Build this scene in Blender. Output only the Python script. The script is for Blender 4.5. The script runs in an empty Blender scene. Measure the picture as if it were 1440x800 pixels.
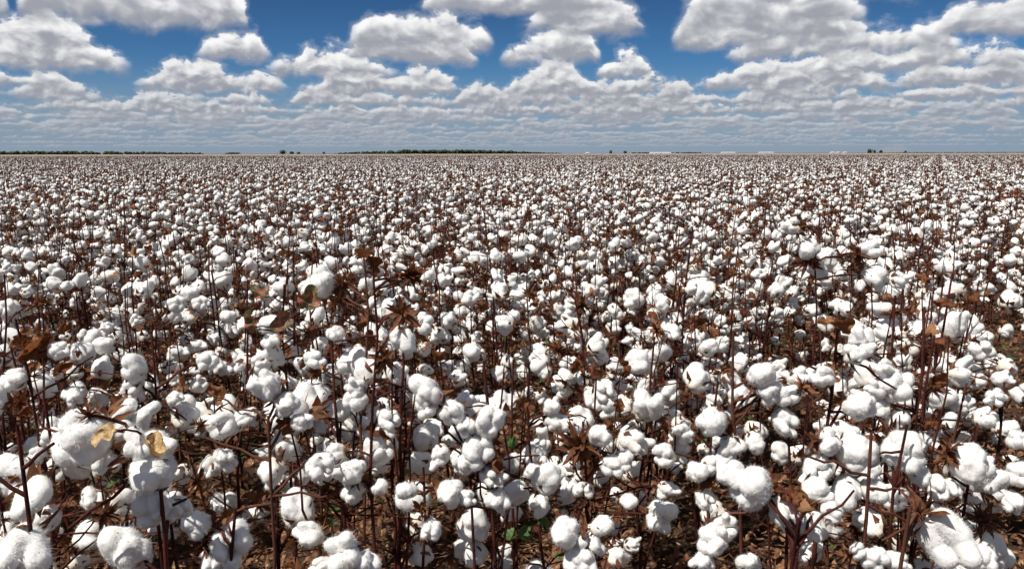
import bpy, math, random
import numpy as np
from mathutils import Vector, Matrix, Euler

R = math.radians
SC = bpy.context.scene
COL = SC.collection
rng = np.random.default_rng(11)
random.seed(11)

# ----------------------------------------------------------------------------------------------
# camera: eye at 1.5 m over the field, 28 mm lens, tipped down 9.25 degrees
# ----------------------------------------------------------------------------------------------
EYE = Vector((0, 0, 1.5))
PITCH = R(9.25)
FPX = 1130.0
cam_d = bpy.data.cameras.new('camera')
cam = bpy.data.objects.new('camera', cam_d)
COL.objects.link(cam)
cam.location = EYE
cam.rotation_euler = Euler((math.pi / 2 - PITCH, R(0.1), 0), 'XYZ')
cam_d.sensor_width = 36
cam_d.lens = 36 * FPX / 1440
cam_d.clip_start = 0.05
cam_d.clip_end = 60000
SC.camera = cam


def at(px, py, Y):
    """world point seen at photo position px, py at forward distance Y"""
    cx, cy = (px - 720) / FPX, (400 - py) / FPX
    d = np.array([cx, math.cos(PITCH) + cy * math.sin(PITCH), -math.sin(PITCH) + cy * math.cos(PITCH)])
    return np.array(EYE) + d * (Y / d[1])


# ----------------------------------------------------------------------------------------------
# render settings, sun and sky
# ----------------------------------------------------------------------------------------------
SC.view_settings.view_transform = 'Standard'
SC.view_settings.look = 'None'
SC.view_settings.exposure = 0.38
SC.view_settings.gamma = 1
SC.cycles.max_bounces = 6
SC.cycles.diffuse_bounces = 3
SC.cycles.glossy_bounces = 1
SC.cycles.transmission_bounces = 3
SC.cycles.transparent_max_bounces = 4
SC.cycles.volume_bounces = 1

SUN_EL, SUN_AZ = R(56), R(-128)          # azimuth from +Y towards +X: behind the camera, to its left
sun_d = bpy.data.lights.new('sun', 'SUN')
sun_d.energy = 5.0
sun_d.angle = R(0.53)
sun_d.color = (1.0, 0.955, 0.89)
sun = bpy.data.objects.new('sun', sun_d)
COL.objects.link(sun)
to_sun = Vector((math.sin(SUN_AZ) * math.cos(SUN_EL), math.cos(SUN_AZ) * math.cos(SUN_EL), math.sin(SUN_EL)))
sun.rotation_euler = to_sun.to_track_quat('Z', 'Y').to_euler()


class NT:
    """small helper to write node graphs as expressions"""
    def __init__(self, tree):
        self.t = tree

    def n(self, kind, **kw):
        nd = self.t.nodes.new(kind)
        for k, v in kw.items():
            setattr(nd, k, v)
        return nd

    def put(self, sock, v):
        if isinstance(v, bpy.types.NodeSocket):
            self.t.links.new(v, sock)
        elif v is not None:
            sock.default_value = v

    def m(self, op, a, b=None, c=None, clamp=False):
        nd = self.n('ShaderNodeMath', operation=op, use_clamp=clamp)
        self.put(nd.inputs[0], a)
        if b is not None: self.put(nd.inputs[1], b)
        if c is not None: self.put(nd.inputs[2], c)
        return nd.outputs[0]

    def step(self, v, lo, hi, t0=0.0, t1=1.0, kind='SMOOTHSTEP'):
        nd = self.n('ShaderNodeMapRange', interpolation_type=kind)
        self.put(nd.inputs[0], v)
        self.put(nd.inputs[1], lo); self.put(nd.inputs[2], hi)
        self.put(nd.inputs[3], t0); self.put(nd.inputs[4], t1)
        return nd.outputs[0]

    def mix(self, f, a, b):
        nd = self.n('ShaderNodeMix', data_type='RGBA')
        self.put(nd.inputs[0], f)
        self.put(nd.inputs[6], a); self.put(nd.inputs[7], b)
        return nd.outputs[2]

    def xyz(self, x, y, z):
        nd = self.n('ShaderNodeCombineXYZ')
        self.put(nd.inputs[0], x); self.put(nd.inputs[1], y); self.put(nd.inputs[2], z)
        return nd.outputs[0]

    def noise(self, v, scale, detail=2.0, rough=0.5, dist=0.0, out=0):
        nd = self.n('ShaderNodeTexNoise', noise_dimensions='3D')
        if v is not None: self.put(nd.inputs['Vector'], v)
        self.put(nd.inputs['Scale'], scale)
        nd.inputs['Detail'].default_value = detail
        nd.inputs['Roughness'].default_value = rough
        nd.inputs['Distortion'].default_value = dist
        return nd.outputs[out]

    def ramp(self, f, stops, interp='LINEAR'):
        nd = self.n('ShaderNodeValToRGB')
        self.put(nd.inputs[0], f)
        cr = nd.color_ramp
        cr.interpolation = interp
        while len(cr.elements) > 1: cr.elements.remove(cr.elements[-1])
        for i, (p, c) in enumerate(stops):
            e = cr.elements[0] if i == 0 else cr.elements.new(p)
            e.position = p
            e.color = c if len(c) == 4 else (*c, 1)
        return nd.outputs[0]


def g4(v): return (v, v, v, 1)


def px_frac(px):                              # photo column -> fraction of the +-34 degree sky band
    az = math.degrees(math.atan((px - 720) / FPX))
    return min(1, max(0, (az + 34) / 68))


# rows of cumulus, far ones lower: (height of the flat base over the horizon in photo pixels, [(left, right, rise)])
CLOUDS = [
    (190, [(590, 890, 44), (1010, 1440, 48)]),
    (163, [(-40, 44, 66), (50, 372, 88), (735, 908, 68), (945, 1195, 66), (1320, 1500, 26)]),
    (143, [(505, 690, 62), (940, 1180, 66), (1285, 1480, 58)]),
    (124, [(296, 388, 40), (490, 676, 50), (714, 838, 58), (1010, 1335, 48)]),
    (104, [(-40, 190, 62), (384, 560, 38), (836, 912, 42), (1110, 1440, 34)]),
    (82, [(-40, 120, 26), (184, 408, 42), (430, 668, 42), (700, 850, 40), (855, 1018, 38), (945, 1240, 46), (1240, 1480, 34)]),
    (66, [(-40, 165, 30), (215, 400, 18), (415, 640, 32), (636, 800, 30), (795, 1030, 36), (1030, 1220, 30), (1225, 1480, 26)]),
    (53, [(-40, 130, 22), (110, 420, 26), (415, 600, 20), (590, 860, 27), (800, 1010, 24), (1000, 1180, 25), (1170, 1350, 28), (1340, 1480, 24)]),
    (42, [(-40, 240, 19), (200, 420, 17), (400, 720, 20), (680, 1060, 21), (1050, 1480, 20)]),
    (33, [(-40, 700, 16), (640, 1480, 16)]),
    (25.5, [(-40, 900, 12), (860, 1480, 12)]),
    (19, [(-40, 1480, 9)]),
    (13.5, [(-40, 1480, 6.5)]),
    (9, [(-40, 1480, 4.5)]),
]


def build_world():
    w = bpy.data.worlds.new('World')
    SC.world = w
    w.use_nodes = True
    w.cycles.sampling_method = 'MANUAL'
    w.cycles.sample_map_resolution = 256
    t = w.node_tree
    t.nodes.clear()
    N = NT(t)
    out = N.n('ShaderNodeOutputWorld')
    bg = N.n('ShaderNodeBackground')
    t.links.new(bg.outputs[0], out.inputs[0])
    sky = N.n('ShaderNodeTexSky', sky_type='NISHITA')
    sky.sun_disc = False
    sky.sun_elevation = SUN_EL
    sky.sun_rotation = SUN_AZ
    sky.air_density, sky.dust_density, sky.ozone_density = 1.0, 0.4, 2.0
    tc = N.n('ShaderNodeTexCoord')
    sx = N.n('ShaderNodeSeparateXYZ')
    t.links.new(tc.outputs['Generated'], sx.inputs[0])
    x, y, z = sx.outputs
    hyp = N.m('SQRT', N.m('ADD', N.m('MULTIPLY', x, x), N.m('MULTIPLY', y, y)))
    el = N.m('DIVIDE', z, N.m('MAXIMUM', hyp, 0.001))
    e = N.m('MULTIPLY', el, FPX)               # rise over the horizon, in 1/1130 radian
    az = N.m('ARCTAN2', x, y)
    a = N.m('MULTIPLY', az, FPX)
    half = R(34)
    f = N.m('DIVIDE', N.m('PINGPONG', N.m('ADD', az, half), 2 * half), 2 * half)
    # clear air: Nishita, deepened (the photograph was taken through a polariser)
    s = N.n('ShaderNodeVectorMath', operation='MULTIPLY')
    t.links.new(sky.outputs[0], s.inputs[0])
    s.inputs[1].default_value = (0.022, 0.046, 0.078)
    deep = N.step(e, 0, 230, 1.0, 0.47, 'LINEAR')
    s2 = N.n('ShaderNodeVectorMath', operation='SCALE')
    t.links.new(s.outputs[0], s2.inputs[0])
    t.links.new(deep, s2.inputs['Scale'])
    col = N.mix(N.step(e, 0, 130, 0.88, 0.0), s2.outputs[0], (0.235, 0.295, 0.375, 1))
    # overhead cloud field, out of frame
    pz = N.m('ADD', N.m('MAXIMUM', z, 0.0), 0.12)
    pv = N.xyz(N.m('DIVIDE', x, pz), N.m('DIVIDE', y, pz), 3.7)
    nz = N.noise(pv, 1.6, 4, 0.55)
    cov = N.m('MULTIPLY', N.step(nz, 0.50, 0.60), N.step(e, 270, 420))
    col = N.mix(cov, col, (0.62, 0.62, 0.63, 1))
    for i, (b, spans) in reversed(list(enumerate(CLOUDS))):
        near = min(1.0, b / 110.0)
        # rise of the cloud tops across the sky
        xs = np.linspace(-34, 34, 257)
        pxs = 720 + FPX * np.tan(np.radians(xs))
        h = np.zeros_like(pxs)
        for (l, r_, hh) in spans:
            tt = np.clip((pxs - l) / (r_ - l), 0, 1)
            prof = np.clip(np.sin(np.pi * tt), 0, 1) ** 0.45 * (0.82 + 0.18 * np.sin(tt * (r_ - l) / (hh * 0.55) + i))
            h = np.maximum(h, hh * prof)
        h = h / b * 1.10
        hm = float(h.max()) * 1.02
        cur = N.n('ShaderNodeFloatCurve')
        cm = cur.mapping
        c0 = cm.curves[0]
        pts = [(k / 64.0, float(h[k * 4] / hm)) for k in range(65)]
        c0.points[0].location = pts[0]
        c0.points[1].location = pts[-1]
        for p in pts[1:-1]:
            c0.points.new(*p)
        for p in c0.points: p.handle_type = 'VECTOR'
        cm.update()
        N.put(cur.inputs['Value'], f)
        hh = N.m('MULTIPLY', cur.outputs[0], hm)
        u = N.m('DIVIDE', a, b)
        if b < 90:                            # far rows: clouds of uneven height with breaks between
            vary = N.noise(N.xyz(u, 0.0, 3.3 * i), 0.55 if b > 40 else 0.30, 2, 0.6)
            hh = N.m('MULTIPLY', hh, N.step(vary, 0.34, 0.66, 0.25, 1.3))
            wob = N.m('MULTIPLY', N.m('SUBTRACT', vary, 0.5), 0.30)
        else: wob = None
        wv = N.m('DIVIDE', e, b)
        if b < 45: u = N.m('MULTIPLY', u, 0.62)
        v = N.xyz(u, N.m('MULTIPLY', wv, 1.42), 7.3 * i + 1.1)
        det = 6 if b > 60 else (4 if b > 30 else 3)
        n1 = N.noise(v, 3.1, det, 0.56, 0.25)
        v2 = N.xyz(N.m('SUBTRACT', u, 0.05), N.m('ADD', N.m('MULTIPLY', wv, 1.42), 0.10), 7.3 * i + 1.1)
        sd = 3.4 if b > 60 else 2.2
        n2 = N.noise(v2, 3.1, sd, 0.5, 0.25)
        n3 = N.noise(v, 3.1, sd, 0.5, 0.25)
        dn = N.m('SUBTRACT', n1, 0.5)
        hs = max(0.16, min(0.5, hm))
        q = N.m('SUBTRACT', wv, 1.0)
        if wob is not None: q = N.m('ADD', q, wob)
        dens = N.m('SUBTRACT', N.m('ADD', N.m('SUBTRACT', hh, 0.02 * hs), N.m('MULTIPLY', dn, 1.25 * hs)), q)
        al = N.m('MAXIMUM', N.step(dens, -0.01 * hs, 0.13 * hs), N.step(dens, -0.16 * hs, 0.08 * hs, 0.0, 0.22))
        base = N.step(N.m('ADD', q, N.m('MULTIPLY', dn, 0.75 * hs)), -0.22 * hs, 0.10 * hs)
        al = N.m('MULTIPLY', al, base)
        al = N.m('MULTIPLY', al, N.step(hh, 0.0, 0.40 * hs))
        if b < 45: al = N.m('MULTIPLY', al, 0.45 + 0.4 * b / 45.0)
        # light: tops and sunward lumps bright, bellies grey
        tt = N.m('DIVIDE', q, N.m('MAXIMUM', hh, 0.05))
        emb = N.m('MULTIPLY', N.m('SUBTRACT', n3, n2), 2.4)
        lum = N.m('ADD', N.m('ADD', N.m('MULTIPLY', tt, 0.75), emb), N.m('MULTIPLY', dn, -0.45))
        thin = N.step(dens, 0.45 * hs, 0.0, 0.0, 0.22)
        lum = N.step(N.m('ADD', lum, thin), -0.08, 0.90)
        shade = tuple(0.30 * near + 0.24 * (1 - near) + d for d in (0.0, 0.012, 0.055))
        lit = tuple(0.84 * near + 0.55 * (1 - near) + d for d in (0.0, 0.0, 0.0))
        cc = N.mix(lum, (*shade, 1), (*lit, 1))
        air = max(0.0, min(0.62, 0.62 * (1 - b / 90.0)))
        if air > 0: cc = N.mix(air, cc, (0.30, 0.335, 0.40, 1))
        col = N.mix(al, col, cc)
    low = N.step(e, -6, 0)                   # below the horizon: the brown of far earth
    col = N.mix(low, (0.12, 0.10, 0.09, 1), col)
    t.links.new(col, bg.inputs[0])
    bg.inputs[1].default_value = 0.885


build_world()

# ----------------------------------------------------------------------------------------------
# materials
# ----------------------------------------------------------------------------------------------
def new_mat(name):
    m = bpy.data.materials.new(name)
    m.use_nodes = True
    t = m.node_tree
    t.nodes.clear()
    return m, NT(t)


def finish(N, col, rough=0.9, transl=0.0, tcol=None, bump=None, bstr=0.3, bdist=0.01, spec=0.2):
    p = N.n('ShaderNodeBsdfPrincipled')
    N.put(p.inputs['Base Color'], col)
    N.put(p.inputs['Roughness'], rough)
    p.inputs['Specular IOR Level'].default_value = spec
    if bump is not None:
        bn = N.n('ShaderNodeBump')
        bn.inputs['Strength'].default_value = bstr
        bn.inputs['Distance'].default_value = bdist
        N.put(bn.inputs['Height'], bump)
        N.t.links.new(bn.outputs[0], p.inputs['Normal'])
    sh = p.outputs[0]
    if transl:
        tr = N.n('ShaderNodeBsdfTranslucent')
        N.put(tr.inputs[0], tcol if tcol is not None else col)
        mx = N.n('ShaderNodeMixShader')
        mx.inputs[0].default_value = transl
        N.t.links.new(sh, mx.inputs[1]); N.t.links.new(tr.outputs[0], mx.inputs[2])
        sh = mx.outputs[0]
    o = N.n('ShaderNodeOutputMaterial')
    N.t.links.new(sh, o.inputs[0])


def obj_co(N): return N.n('ShaderNodeTexCoord').outputs['Object']


MAT = {}


def mats():
    m, N = new_mat('cotton_lint')
    co = obj_co(N)
    big = N.noise(co, 7, 4, 0.65)
    fine = N.noise(co, 26, 4, 0.7)
    rnd = N.n('ShaderNodeObjectInfo').outputs['Random']
    c = N.mix(N.step(big, 0.35, 0.7), (0.85, 0.845, 0.83, 1), (0.80, 0.78, 0.735, 1))
    c = N.mix(N.step(rnd, 0.8, 1.0, 0, 0.35), c, (0.80, 0.76, 0.69, 1))
    h = N.m('ADD', N.m('MULTIPLY', fine, 0.22), big)
    sz = N.n('ShaderNodeSeparateXYZ'); N.t.links.new(co, sz.inputs[0])
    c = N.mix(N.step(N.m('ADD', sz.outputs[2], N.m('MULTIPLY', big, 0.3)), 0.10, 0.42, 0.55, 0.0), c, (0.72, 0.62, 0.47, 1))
    trash = N.noise(co, 11, 1.5, 0.5)
    c = N.mix(N.step(trash, 0.715, 0.74, 0, 0.8), c, (0.16, 0.075, 0.035, 1))
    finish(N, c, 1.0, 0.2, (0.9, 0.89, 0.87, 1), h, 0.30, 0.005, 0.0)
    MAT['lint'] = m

    m, N = new_mat('dry_bur')
    co = obj_co(N)
    rnd = N.n('ShaderNodeObjectInfo').outputs['Random']
    n = N.noise(co, 9, 5, 0.7)
    c = N.mix(N.step(n, 0.35, 0.68), (0.032, 0.011, 0.007, 1), (0.17, 0.060, 0.024, 1))
    c = N.mix(N.step(rnd, 0.55, 1.0, 0, 0.6), c, (0.24, 0.10, 0.040, 1))
    finish(N, c, 0.7, 0.12, (0.30, 0.10, 0.03, 1), n, 0.5, 0.004, 0.25)
    MAT['bur'] = m

    m, N = new_mat('cotton_stem')
    co = obj_co(N)
    n = N.noise(co, 22, 4, 0.6)
    rnd = N.n('ShaderNodeObjectInfo').outputs['Random']
    c = N.mix(N.step(n, 0.35, 0.65), (0.022, 0.006, 0.005, 1), (0.080, 0.019, 0.013, 1))
    c = N.mix(N.step(rnd, 0.7, 1.0, 0, 0.5), c, (0.13, 0.062, 0.036, 1))
    finish(N, c, 0.75, 0, None, N.noise(co, 300, 2), 0.5, 0.002, 0.12)
    MAT['stem'] = m

    m, N = new_mat('dry_leaf')
    co = obj_co(N)
    n = N.noise(co, 6, 5, 0.72)
    rnd = N.n('ShaderNodeObjectInfo').outputs['Random']
    c = N.mix(N.step(n, 0.3, 0.7), (0.040, 0.013, 0.007, 1), (0.22, 0.078, 0.028, 1))
    c = N.mix(N.step(rnd, 0.6, 1.0, 0, 0.7), c, (0.34, 0.18, 0.085, 1))
    finish(N, c, 0.7, 0.22, (0.34, 0.11, 0.03, 1), n, 0.6, 0.004, 0.25)
    MAT['dry_leaf'] = m

    m, N = new_mat('tan_leaf')
    co = obj_co(N)
    n = N.noise(co, 8, 5, 0.7)
    c = N.mix(N.step(n, 0.35, 0.65), (0.34, 0.20, 0.085, 1), (0.64, 0.48, 0.27, 1))
    finish(N, c, 0.6, 0.2, (0.6, 0.35, 0.12, 1), n, 0.6, 0.004, 0.25)
    MAT['tan_leaf'] = m

    m, N = new_mat('turning_leaf')
    co = obj_co(N)
    n = N.noise(co, 4, 4, 0.65, 0.6)
    c = N.ramp(N.step(n, 0.32, 0.7), [(0.0, (0.035, 0.060, 0.018)), (0.40, (0.06, 0.075, 0.022)), (0.55, (0.22, 0.07, 0.045)), (1.0, (0.34, 0.12, 0.085))])
    finish(N, c, 0.55, 0.2, (0.25, 0.12, 0.04, 1), n, 0.5, 0.004, 0.35)
    MAT['turning_leaf'] = m

    m, N = new_mat('green_leaf')
    co = obj_co(N)
    n = N.noise(co, 6, 3, 0.6)
    c = N.mix(N.step(n, 0.35, 0.7), (0.035, 0.075, 0.018, 1), (0.075, 0.135, 0.032, 1))
    finish(N, c, 0.5, 0.3, (0.14, 0.26, 0.04, 1), n, 0.3, 0.003, 0.35)
    MAT['green_leaf'] = m

    m, N = new_mat('field_soil')
    g = N.n('ShaderNodeNewGeometry').outputs['Position']
    n = N.noise(g, 9, 5, 0.65)
    n2 = N.noise(g, 70, 4, 0.7)
    c = N.mix(N.step(n, 0.35, 0.65), (0.030, 0.017, 0.011, 1), (0.080, 0.046, 0.030, 1))
    c = N.mix(N.step(n2, 0.55, 0.72), c, (0.20, 0.115, 0.062, 1))
    finish(N, c, 1.0, 0, None, N.m('ADD', n, N.m('MULTIPLY', n2, 0.4)), 0.9, 0.05, 0.1)
    MAT['soil'] = m

    m, N = new_mat('leaf_litter')
    g = N.n('ShaderNodeNewGeometry').outputs['Position']
    n = N.noise(g, 26, 3, 0.7)
    n2 = N.noise(g, 90, 2, 0.6)
    c = N.ramp(N.step(n, 0.3, 0.7), [(0, (0.05, 0.020, 0.011)), (0.5, (0.175, 0.085, 0.044)), (0.8, (0.24, 0.13, 0.07)), (1, (0.46, 0.30, 0.17))])
    c = N.mix(N.step(n2, 0.45, 0.7, 0, 0.6), c, (0.10, 0.048, 0.026, 1))
    finish(N, c, 0.85, 0.15, (0.4, 0.18, 0.06, 1), n2, 0.4, 0.004, 0.2)
    MAT['litter'] = m

    m, N = new_mat('far_cotton')
    g = N.n('ShaderNodeNewGeometry').outputs['Position']
    mp = N.n('ShaderNodeMapping')
    N.t.links.new(g, mp.inputs[0])
    n = N.noise(g, 2.3, 4, 0.75)
    big = N.noise(g, 0.012, 3, 0.6)
    c = N.mix(N.step(n, 0.46, 0.56), (0.11, 0.065, 0.045, 1), (0.50, 0.47, 0.43, 1))
    c = N.mix(N.step(big, 0.42, 0.62, 0.0, 0.5), c, (0.27, 0.20, 0.14, 1))
    finish(N, c, 1.0, 0, None, n, 1.0, 0.3, 0.0)
    MAT['far_cotton'] = m

    m, N = new_mat('tree_leaves')
    co = obj_co(N)
    n = N.noise(co, 0.8, 4, 0.7)
    rnd = N.n('ShaderNodeObjectInfo').outputs['Random']
    c = N.mix(N.step(n, 0.35, 0.68), (0.016, 0.026, 0.014, 1), (0.050, 0.070, 0.030, 1))
    finish(N, c, 0.9, 0, None, n, 1.0, 0.5, 0.1)
    MAT['tree_leaves'] = m

    m, N = new_mat('tree_bark')
    n = N.noise(obj_co(N), 3, 3)
    finish(N, N.mix(n, (0.05, 0.035, 0.025, 1), (0.11, 0.085, 0.065, 1)), 0.95)
    MAT['bark'] = m

    m, N = new_mat('white_sheeting')
    n = N.noise(obj_co(N), 1.5, 3)
    finish(N, N.mix(n, (0.55, 0.55, 0.55, 1), (0.62, 0.62, 0.62, 1)), 0.6)
    MAT['white'] = m
    m, N = new_mat('grey_sheeting')
    n = N.noise(obj_co(N), 1.5, 3)
    finish(N, N.mix(n, (0.45, 0.46, 0.47, 1), (0.55, 0.55, 0.56, 1)), 0.6)
    MAT['grey'] = m
    m, N = new_mat('shed_door')
    n = N.noise(obj_co(N), 1.5, 3)
    finish(N, N.mix(n, (0.10, 0.11, 0.12, 1), (0.16, 0.16, 0.17, 1)), 0.6)
    MAT['door'] = m

    m = bpy.data.materials.new('dust')
    m.use_nodes = True
    t = m.node_tree
    t.nodes.clear()
    pv = t.nodes.new('ShaderNodeVolumePrincipled')
    pv.inputs['Color'].default_value = (0.86, 0.76, 0.64, 1)
    pv.inputs['Density'].default_value = 0.011
    pv.inputs['Anisotropy'].default_value = 0.1
    o = t.nodes.new('ShaderNodeOutputMaterial')
    t.links.new(pv.outputs[0], o.inputs['Volume'])
    MAT['dust'] = m


mats()

# ----------------------------------------------------------------------------------------------
# mesh building
# ----------------------------------------------------------------------------------------------
class MB:
    """collects pieces (verts, faces, material slot) and builds one mesh"""
    def __init__(self):
        self.v, self.f, self.mi, self.n = [], [], [], 0

    def add(self, v, f, mi=0):
        v = np.asarray(v, dtype=np.float64)
        self.v.append(v)
        for arr in (f if isinstance(f, list) and len(f) and isinstance(f[0], np.ndarray) else [np.asarray(f, dtype=np.int64)]):
            if len(arr):
                self.f.append(arr + self.n)
                self.mi.append(np.full(len(arr), mi))
        self.n += len(v)

    def xadd(self, piece, M, mi=0):
        v, f = piece
        M = np.asarray(M)
        self.add(v @ M[:3, :3].T + M[:3, 3], f, mi)

    def mesh(self, name, mats, smooth=True):
        me = bpy.data.meshes.new(name)
        V = np.concatenate(self.v)
        me.vertices.add(len(V))
        me.vertices.foreach_set('co', V.astype(np.float32).ravel())
        loops = np.concatenate([a.ravel() for a in self.f])
        tot = np.concatenate([np.full(len(a), a.shape[1]) for a in self.f])
        st = np.concatenate([[0], np.cumsum(tot)[:-1]])
        me.loops.add(len(loops))
        me.loops.foreach_set('vertex_index', loops.astype(np.int32))
        me.polygons.add(len(tot))
        me.polygons.foreach_set('loop_start', st.astype(np.int32))
        me.polygons.foreach_set('material_index', np.concatenate(self.mi).astype(np.int32))
        me.polygons.foreach_set('use_smooth', np.full(len(tot), smooth))
        for m in mats: me.materials.append(m)
        me.update(calc_edges=True)
        me.validate()
        return me


def put(name, me, parent=None, M=None):
    o = bpy.data.objects.new(name, me)
    COL.objects.link(o)
    if parent is not None: o.parent = parent
    if M is not None: o.matrix_basis = Matrix(np.asarray(M).tolist())
    return o


def ico(sub):
    import bmesh
    bm = bmesh.new()
    bmesh.ops.create_icosphere(bm, subdivisions=sub, radius=1)
    v = np.array([p.co[:] for p in bm.verts])
    f = np.array([[q.index for q in p.verts] for p in bm.faces])
    bm.free()
    return v / np.linalg.norm(v, axis=1)[:, None], f


ICO = {k: ico(k) for k in (1, 2, 3, 4, 5)}


def unit(v):
    v = np.asarray(v, float)
    return v / max(1e-9, np.linalg.norm(v))


def frame(axis, spin, pos=(0, 0, 0), s=1.0):
    """matrix whose local z runs along axis"""
    z = unit(axis)
    h = np.array([1.0, 0, 0]) if abs(z[0]) < 0.8 else np.array([0, 1.0, 0])
    x = unit(np.cross(h, z)); y = np.cross(z, x)
    c, sn = math.cos(spin), math.sin(spin)
    M = np.eye(4)
    M[:3, 0] = (x * c + y * sn) * s
    M[:3, 1] = (-x * sn + y * c) * s
    M[:3, 2] = z * s
    M[:3, 3] = pos
    return M


def tube(pts, r0, r1, sides=5):
    pts = np.asarray(pts, float)
    n = len(pts)
    d = np.gradient(pts, axis=0)
    d /= np.maximum(1e-9, np.linalg.norm(d, axis=1))[:, None]
    ref = np.array([0.3, 0.9, 0.1]) if abs(d[0] @ unit([0.3, 0.9, 0.1])) < 0.9 else np.array([1.0, 0, 0])
    x = np.cross(ref, d); x /= np.maximum(1e-9, np.linalg.norm(x, axis=1))[:, None]
    y = np.cross(d, x)
    a = np.arange(sides) * 2 * math.pi / sides
    rad = np.linspace(r0, r1, n)
    v = (pts[:, None, :] + rad[:, None, None] * (np.cos(a)[None, :, None] * x[:, None, :] + np.sin(a)[None, :, None] * y[:, None, :])).reshape(-1, 3)
    i = np.arange(n - 1)[:, None] * sides
    k = np.arange(sides)[None, :]
    k2 = (k + 1) % sides
    f = np.stack([i + k, i + k2, i + sides + k2, i + sides + k], -1).reshape(-1, 4)
    return v, f


def waves(rs, fr, k=8):
    d = rs.normal(size=(k, 3)); d /= np.linalg.norm(d, axis=1)[:, None]
    w = fr * rs.uniform(0.7, 1.4, k)[:, None] * d
    ph = rs.uniform(0, 6.28, k)
    return lambda p: np.sin(p @ w.T + ph).sum(1) / k


# ---- one open boll: the locks of lint -----------------------------------------------------------
def lint_spec(seed, style):
    """the locks of one open boll: curved segments with a thickness; bur at the origin, lint along +z"""
    rs = np.random.default_rng(seed)
    segs = []                                 # (lock, point a, point b, radius)
    if style == 'long':                       # two long drooping locks
        for k in range(2):
            a = k * math.pi
            r = 0.25
            p = [np.array([r * .75 * math.cos(a), r * .55 * math.sin(a), .16 + .1 * k]), np.array([r * 1.0 * math.cos(a), r * .3, .55 + .1 * k]), np.array([r * .85 * math.cos(a), r * .15, .95 + .16 * k])]
            segs += [(k, p[0], p[1], .27), (k, p[1], p[2], .24)]
    else:
        n = {'open': int(rs.integers(4, 6)), 'round': 4, 'tight': 3, 'loose': 5}[style]
        spread = {'open': 0.30, 'round': 0.23, 'tight': 0.17, 'loose': 0.30}[style]
        a0 = rs.uniform(0, 6.28)
        for k in range(n):
            a = a0 + k * 2 * math.pi / n + rs.uniform(-.3, .3)
            ln = rs.uniform(0.5, 1.3)
            sp = spread * rs.uniform(0.8, 1.2)
            rad = {'open': .225, 'round': .25, 'tight': .26, 'loose': .20}[style] * rs.uniform(.72, 1.22)
            p = []
            for t, q in ((0, .55), (.5, 1.0), (1.0, .85 + rs.normal(0, .15))):
                p.append(np.array([sp * q * math.cos(a), sp * q * math.sin(a), .16 + .55 * t * ln]) + rs.normal(0, .03, 3))
            segs += [(k, p[0], p[1], rad), (k, p[1], p[2], rad * rs.uniform(.8, 1.05))]
        if style == 'loose':                  # a tail of lint pulled out
            q = np.array([rs.normal(0, .08) + .1, rs.normal(0, .08), .62])
            segs.append((n, q, q + [rs.normal(0, .12), rs.normal(0, .12), .38], .15))
    return segs, rs


def lint_piece(seed, style, sub, fuzz=0):
    segs, rs = lint_spec(seed, style)
    cen = np.mean([(s_[1] + s_[2]) / 2 for s_ in segs], axis=0)
    d, f = ICO[sub]
    K = 4.5
    nl = max(s_[0] for s_ in segs) + 1
    def field(P):
        best = np.full((nl, len(P)), 1e9)
        for (k, a, b, r) in segs:
            ab = b - a
            t = np.clip(((P - a) @ ab) / (ab @ ab), 0, 1)
            q = ((P - a - t[:, None] * ab) ** 2).sum(1) / r ** 2
            best[k] = np.minimum(best[k], q)
        return np.exp(-K * (best - 1)).sum(0)
    ts = np.linspace(0.03, 1.1, 44)
    val = np.stack([field(cen + d * t) for t in ts], 1) > 1
    last = np.where(val.any(1), val.shape[1] - 1 - np.argmax(val[:, ::-1], axis=1), 0)
    lo = ts[last]; hi = ts[np.minimum(last + 1, len(ts) - 1)]
    for _ in range(8):
        mid = (lo + hi) / 2
        inn = field(cen + d * mid[:, None]) > 1
        lo = np.where(inn, mid, lo); hi = np.where(inn, hi, mid)
    r = lo
    rs = np.random.default_rng(seed + 77)
    if sub >= 3:
        P = cen + d * r[:, None]
        r = r + 0.034 * waves(rs, 12)(P) + 0.026 * waves(rs, 27)(P)
        if sub >= 4: r = r + 0.008 * waves(rs, 60, 12)(P) + 0.004 * waves(rs, 130, 12)(P)
    if style == 'long': r = lo + (r - lo) * .45
    P = cen + d * r[:, None]
    V, F = [P], [f]
    if fuzz:
        idx = rs.integers(0, len(P), fuzz)
        nrm = P[idx] - cen; nrm /= np.linalg.norm(nrm, axis=1)[:, None]
        tan = np.cross(nrm, rs.normal(size=(fuzz, 3))); tan /= np.linalg.norm(tan, axis=1)[:, None]
        bin_ = np.cross(nrm, tan)
        L = (rs.uniform(0.02, 0.07, fuzz) * np.where(rs.random(fuzz) < .07, 2.4, 1.0))[:, None]
        wd = rs.uniform(0.0015, 0.0035, fuzz)[:, None]
        b0 = P[idx] - nrm * 0.004
        tip = b0 + nrm * L * rs.uniform(0.3, 1.1, (fuzz, 1)) + tan * L
        v = np.stack([b0 - bin_ * wd, b0 + bin_ * wd, tip], 1).reshape(-1, 3)
        V.append(v)
        F.append(np.arange(3 * fuzz).reshape(-1, 3) + len(P))
    ext = P.max(0) - P.min(0)
    k = 1.0 / ((ext[0] + ext[1]) / 4 + ext[2] / 2)
    if style == 'long': k = 1.25 / ext[2]
    return np.concatenate(V) * k, np.concatenate(F)


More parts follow.
